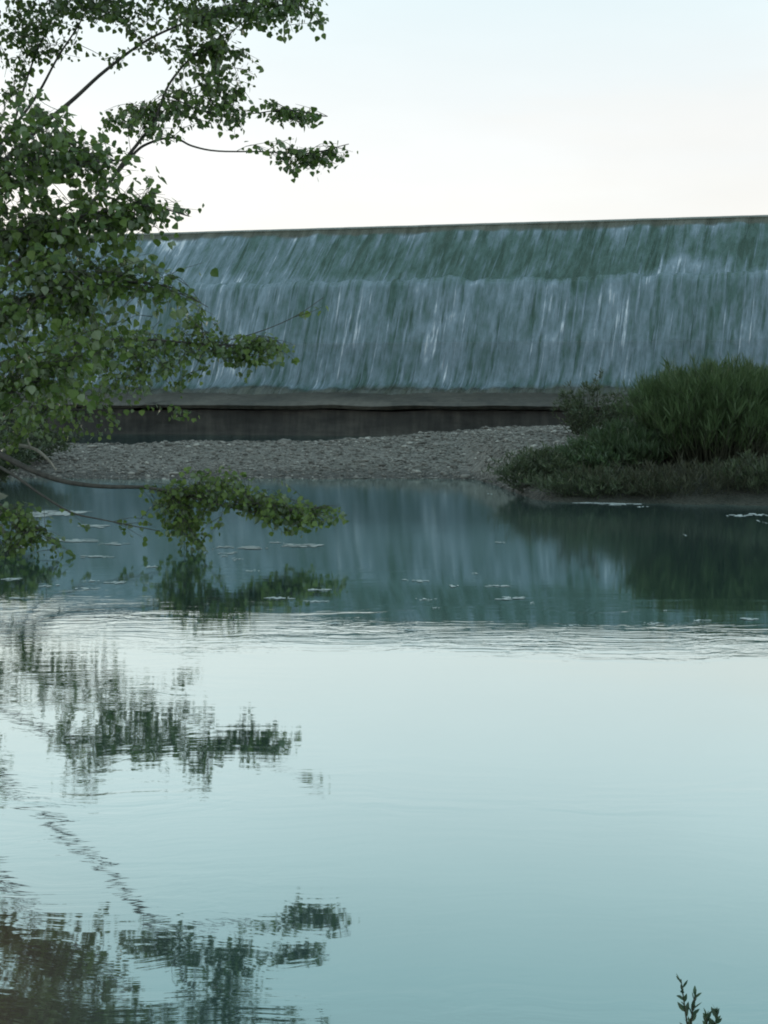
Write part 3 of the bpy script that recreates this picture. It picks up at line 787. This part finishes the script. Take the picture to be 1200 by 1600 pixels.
# ------------------------------------------------------------------ floating foam
random.seed(5)
b = MB()
def fleck(px, py, w, h):
    Yd = 1.0
    # distance at which the water is seen at this pixel
    dd = at(px, py, 1.0); k = CAM_H / (CAM_H - dd.z); c = Vector((dd.x * k, k, 0))
    ppm = FOC / k
    hw = 1.05 * w / ppm / 2
    hd = 1.15 * h / ppm / 2 * (k / CAM_H)
    for _ in range(max(4, int(w / 2.6))):
        o = Vector((c.x + random.gauss(0, .42) * hw, c.y + random.gauss(0, .35) * hd, 0.004))
        rx, ry = hw * random.uniform(.06, .34), hd * random.uniform(.10, .32)
        n = 9
        vs = [o + Vector((rx * random.uniform(.6, 1.1) * math.cos(6.283 * i / n), ry * random.uniform(.6, 1.1) * math.sin(6.283 * i / n), 0)) for i in range(n)]
        vs.append(o + Vector((0, 0, random.uniform(.002, .005))))
        b.add(vs, [(i, (i + 1) % n, n) for i in range(n)])
for f in ((800, 935, 46, 7), (777, 916, 46, 4), (652, 908, 34, 4), (666, 937, 30, 4), (708, 917, 22, 6), (745, 896, 16, 3), (785, 848, 20, 4), (680, 950, 20, 3), (830, 943, 18, 3),
          (185, 911, 36, 5), (235, 886, 30, 4), (440, 935, 46, 5), (500, 940, 40, 3), (495, 922, 50, 3), (135, 920, 34, 4), (70, 916, 36, 4), (25, 935, 40, 4), (20, 905, 40, 4), (140, 908, 30, 3),
          (95, 802, 90, 9), (60, 806, 50, 6), (150, 822, 60, 5), (110, 845, 80, 5), (180, 850, 50, 4), (40, 855, 50, 4), (150, 870, 50, 4),
          (345, 855, 40, 5), (400, 856, 70, 5), (470, 853, 70, 5), (430, 848, 30, 3), (360, 865, 40, 4), (370, 874, 20, 4), (350, 869, 20, 3), (395, 892, 22, 3),
          (850, 776, 40, 4), (890, 780, 60, 4), (930, 786, 70, 4), (970, 788, 60, 4), (1000, 792, 20, 3), (1150, 806, 40, 4), (1185, 804, 30, 6), (1190, 815, 12, 9), (765, 772, 14, 3),
          (1040, 955, 10, 3), (1020, 975, 34, 4), (1090, 970, 34, 3), (895, 978, 30, 3), (1170, 968, 40, 4), (640, 985, 50, 3), (520, 975, 40, 3), (1068, 836, 6, 4)):
    fleck(*f)
tag(b.build('foam', M_FOAM), 'pale flecks of foam drifting on the pool', 'foam', kind='stuff')

# ------------------------------------------------------------------ light
SUN_EL, SUN_AZ = R(7), R(-40)
SKY_BACK = 1.3  # sky behind the camera raised above the front sky as added fill light
SKY_STOPS = [(0.0, (1.0, .99, .95)), (0.10, (1.01, .985, .945)), (0.19, (.98, .995, .985)), (0.31, (.83, .98, 1.01)), (0.44, (.60, .90, .955)), (0.7, (.60, .82, .89)), (1.0, (.60, .79, .88))]
w = bpy.data.worlds.new('World'); S.world = w; w.use_nodes = True
nt = w.node_tree; nt.nodes.clear()
out = nt.nodes.new('ShaderNodeOutputWorld')
bg = nt.nodes.new('ShaderNodeBackground')
sky = nt.nodes.new('ShaderNodeTexSky'); sky.sky_type = 'NISHITA'
sky.sun_disc = False; sky.sun_elevation = SUN_EL; sky.sun_rotation = SUN_AZ
sky.altitude = 200; sky.air_density = 1.0; sky.dust_density = 1.5; sky.ozone_density = 2.0
# thin bright evening cloud over the clear sky: whitest low down
tc = nt.nodes.new('ShaderNodeTexCoord')
sx = nt.nodes.new('ShaderNodeSeparateXYZ'); L(nt, tc.outputs['Generated'], sx.inputs[0])
veil = ramp(nt, sx.outputs[2], SKY_STOPS)
az = math_(nt, 'ADD', math_(nt, 'MULTIPLY', sx.outputs[0], math.sin(R(-5))), math_(nt, 'MULTIPLY', sx.outputs[1], math.cos(R(-5))))
azf = mrange(nt, az, -0.6, 0.9, SKY_BACK, 1.0)
cl = noise(nt, mapping(nt, tc.outputs['Generated'], (2.2, 2.2, 7.0)), 1.3, 5, 0.55)
cf = mrange(nt, cl, 0.3, 0.7, 0.97, 1.03)
gain = math_(nt, 'MULTIPLY', math_(nt, 'MULTIPLY', azf, cf), 1.15 / 0.12)
cm = math_(nt, 'MULTIPLY', mrange(nt, noise(nt, mapping(nt, tc.outputs['Generated'], (1.6, 1.6, 9.0), (0, 0, 0), (3.1, 0, .4)), 1.5, 4, 0.55), 0.50, 0.66), math_(nt, 'MULTIPLY', mrange(nt, sx.outputs[2], 0.19, 0.27, 1.0, 0.0), 0.4))
cmx = N(nt, 'ShaderNodeMix', data_type='RGBA'); L(nt, cm, cmx.inputs[0]); L(nt, veil, cmx.inputs[6]); cmx.inputs[7].default_value = (.99, .955, .90, 1)
veil = cmx.outputs[2]
sc_ = N(nt, 'ShaderNodeVectorMath', operation='SCALE'); L(nt, veil, sc_.inputs[0]); L(nt, gain, sc_.inputs['Scale'])
mxs = N(nt, 'ShaderNodeMix', data_type='RGBA'); mxs.inputs[0].default_value = 0.8
L(nt, sky.outputs[0], mxs.inputs[6]); L(nt, sc_.outputs[0], mxs.inputs[7])
L(nt, mxs.outputs[2], bg.inputs[0]); bg.inputs[1].default_value = 0.12
L(nt, bg.outputs[0], out.inputs[0])

sd = bpy.data.lights.new('sun', 'SUN'); sd.energy = 0.6; sd.angle = R(12); sd.color = (1, .9, .78)
so = bpy.data.objects.new('sun', sd); COL.objects.link(so)
sv = Vector((math.sin(SUN_AZ) * math.cos(SUN_EL), math.cos(SUN_AZ) * math.cos(SUN_EL), math.sin(SUN_EL)))
so.rotation_euler = sv.to_track_quat('Z', 'Y').to_euler()
so.location = (-20, 60, 30)

S.view_settings.view_transform = 'Standard'
S.view_settings.look = 'None'
S.view_settings.exposure = 0.0
S.view_settings.gamma = 1.0
S.cycles.filter_width = 1.9
S.cycles.max_bounces = 8
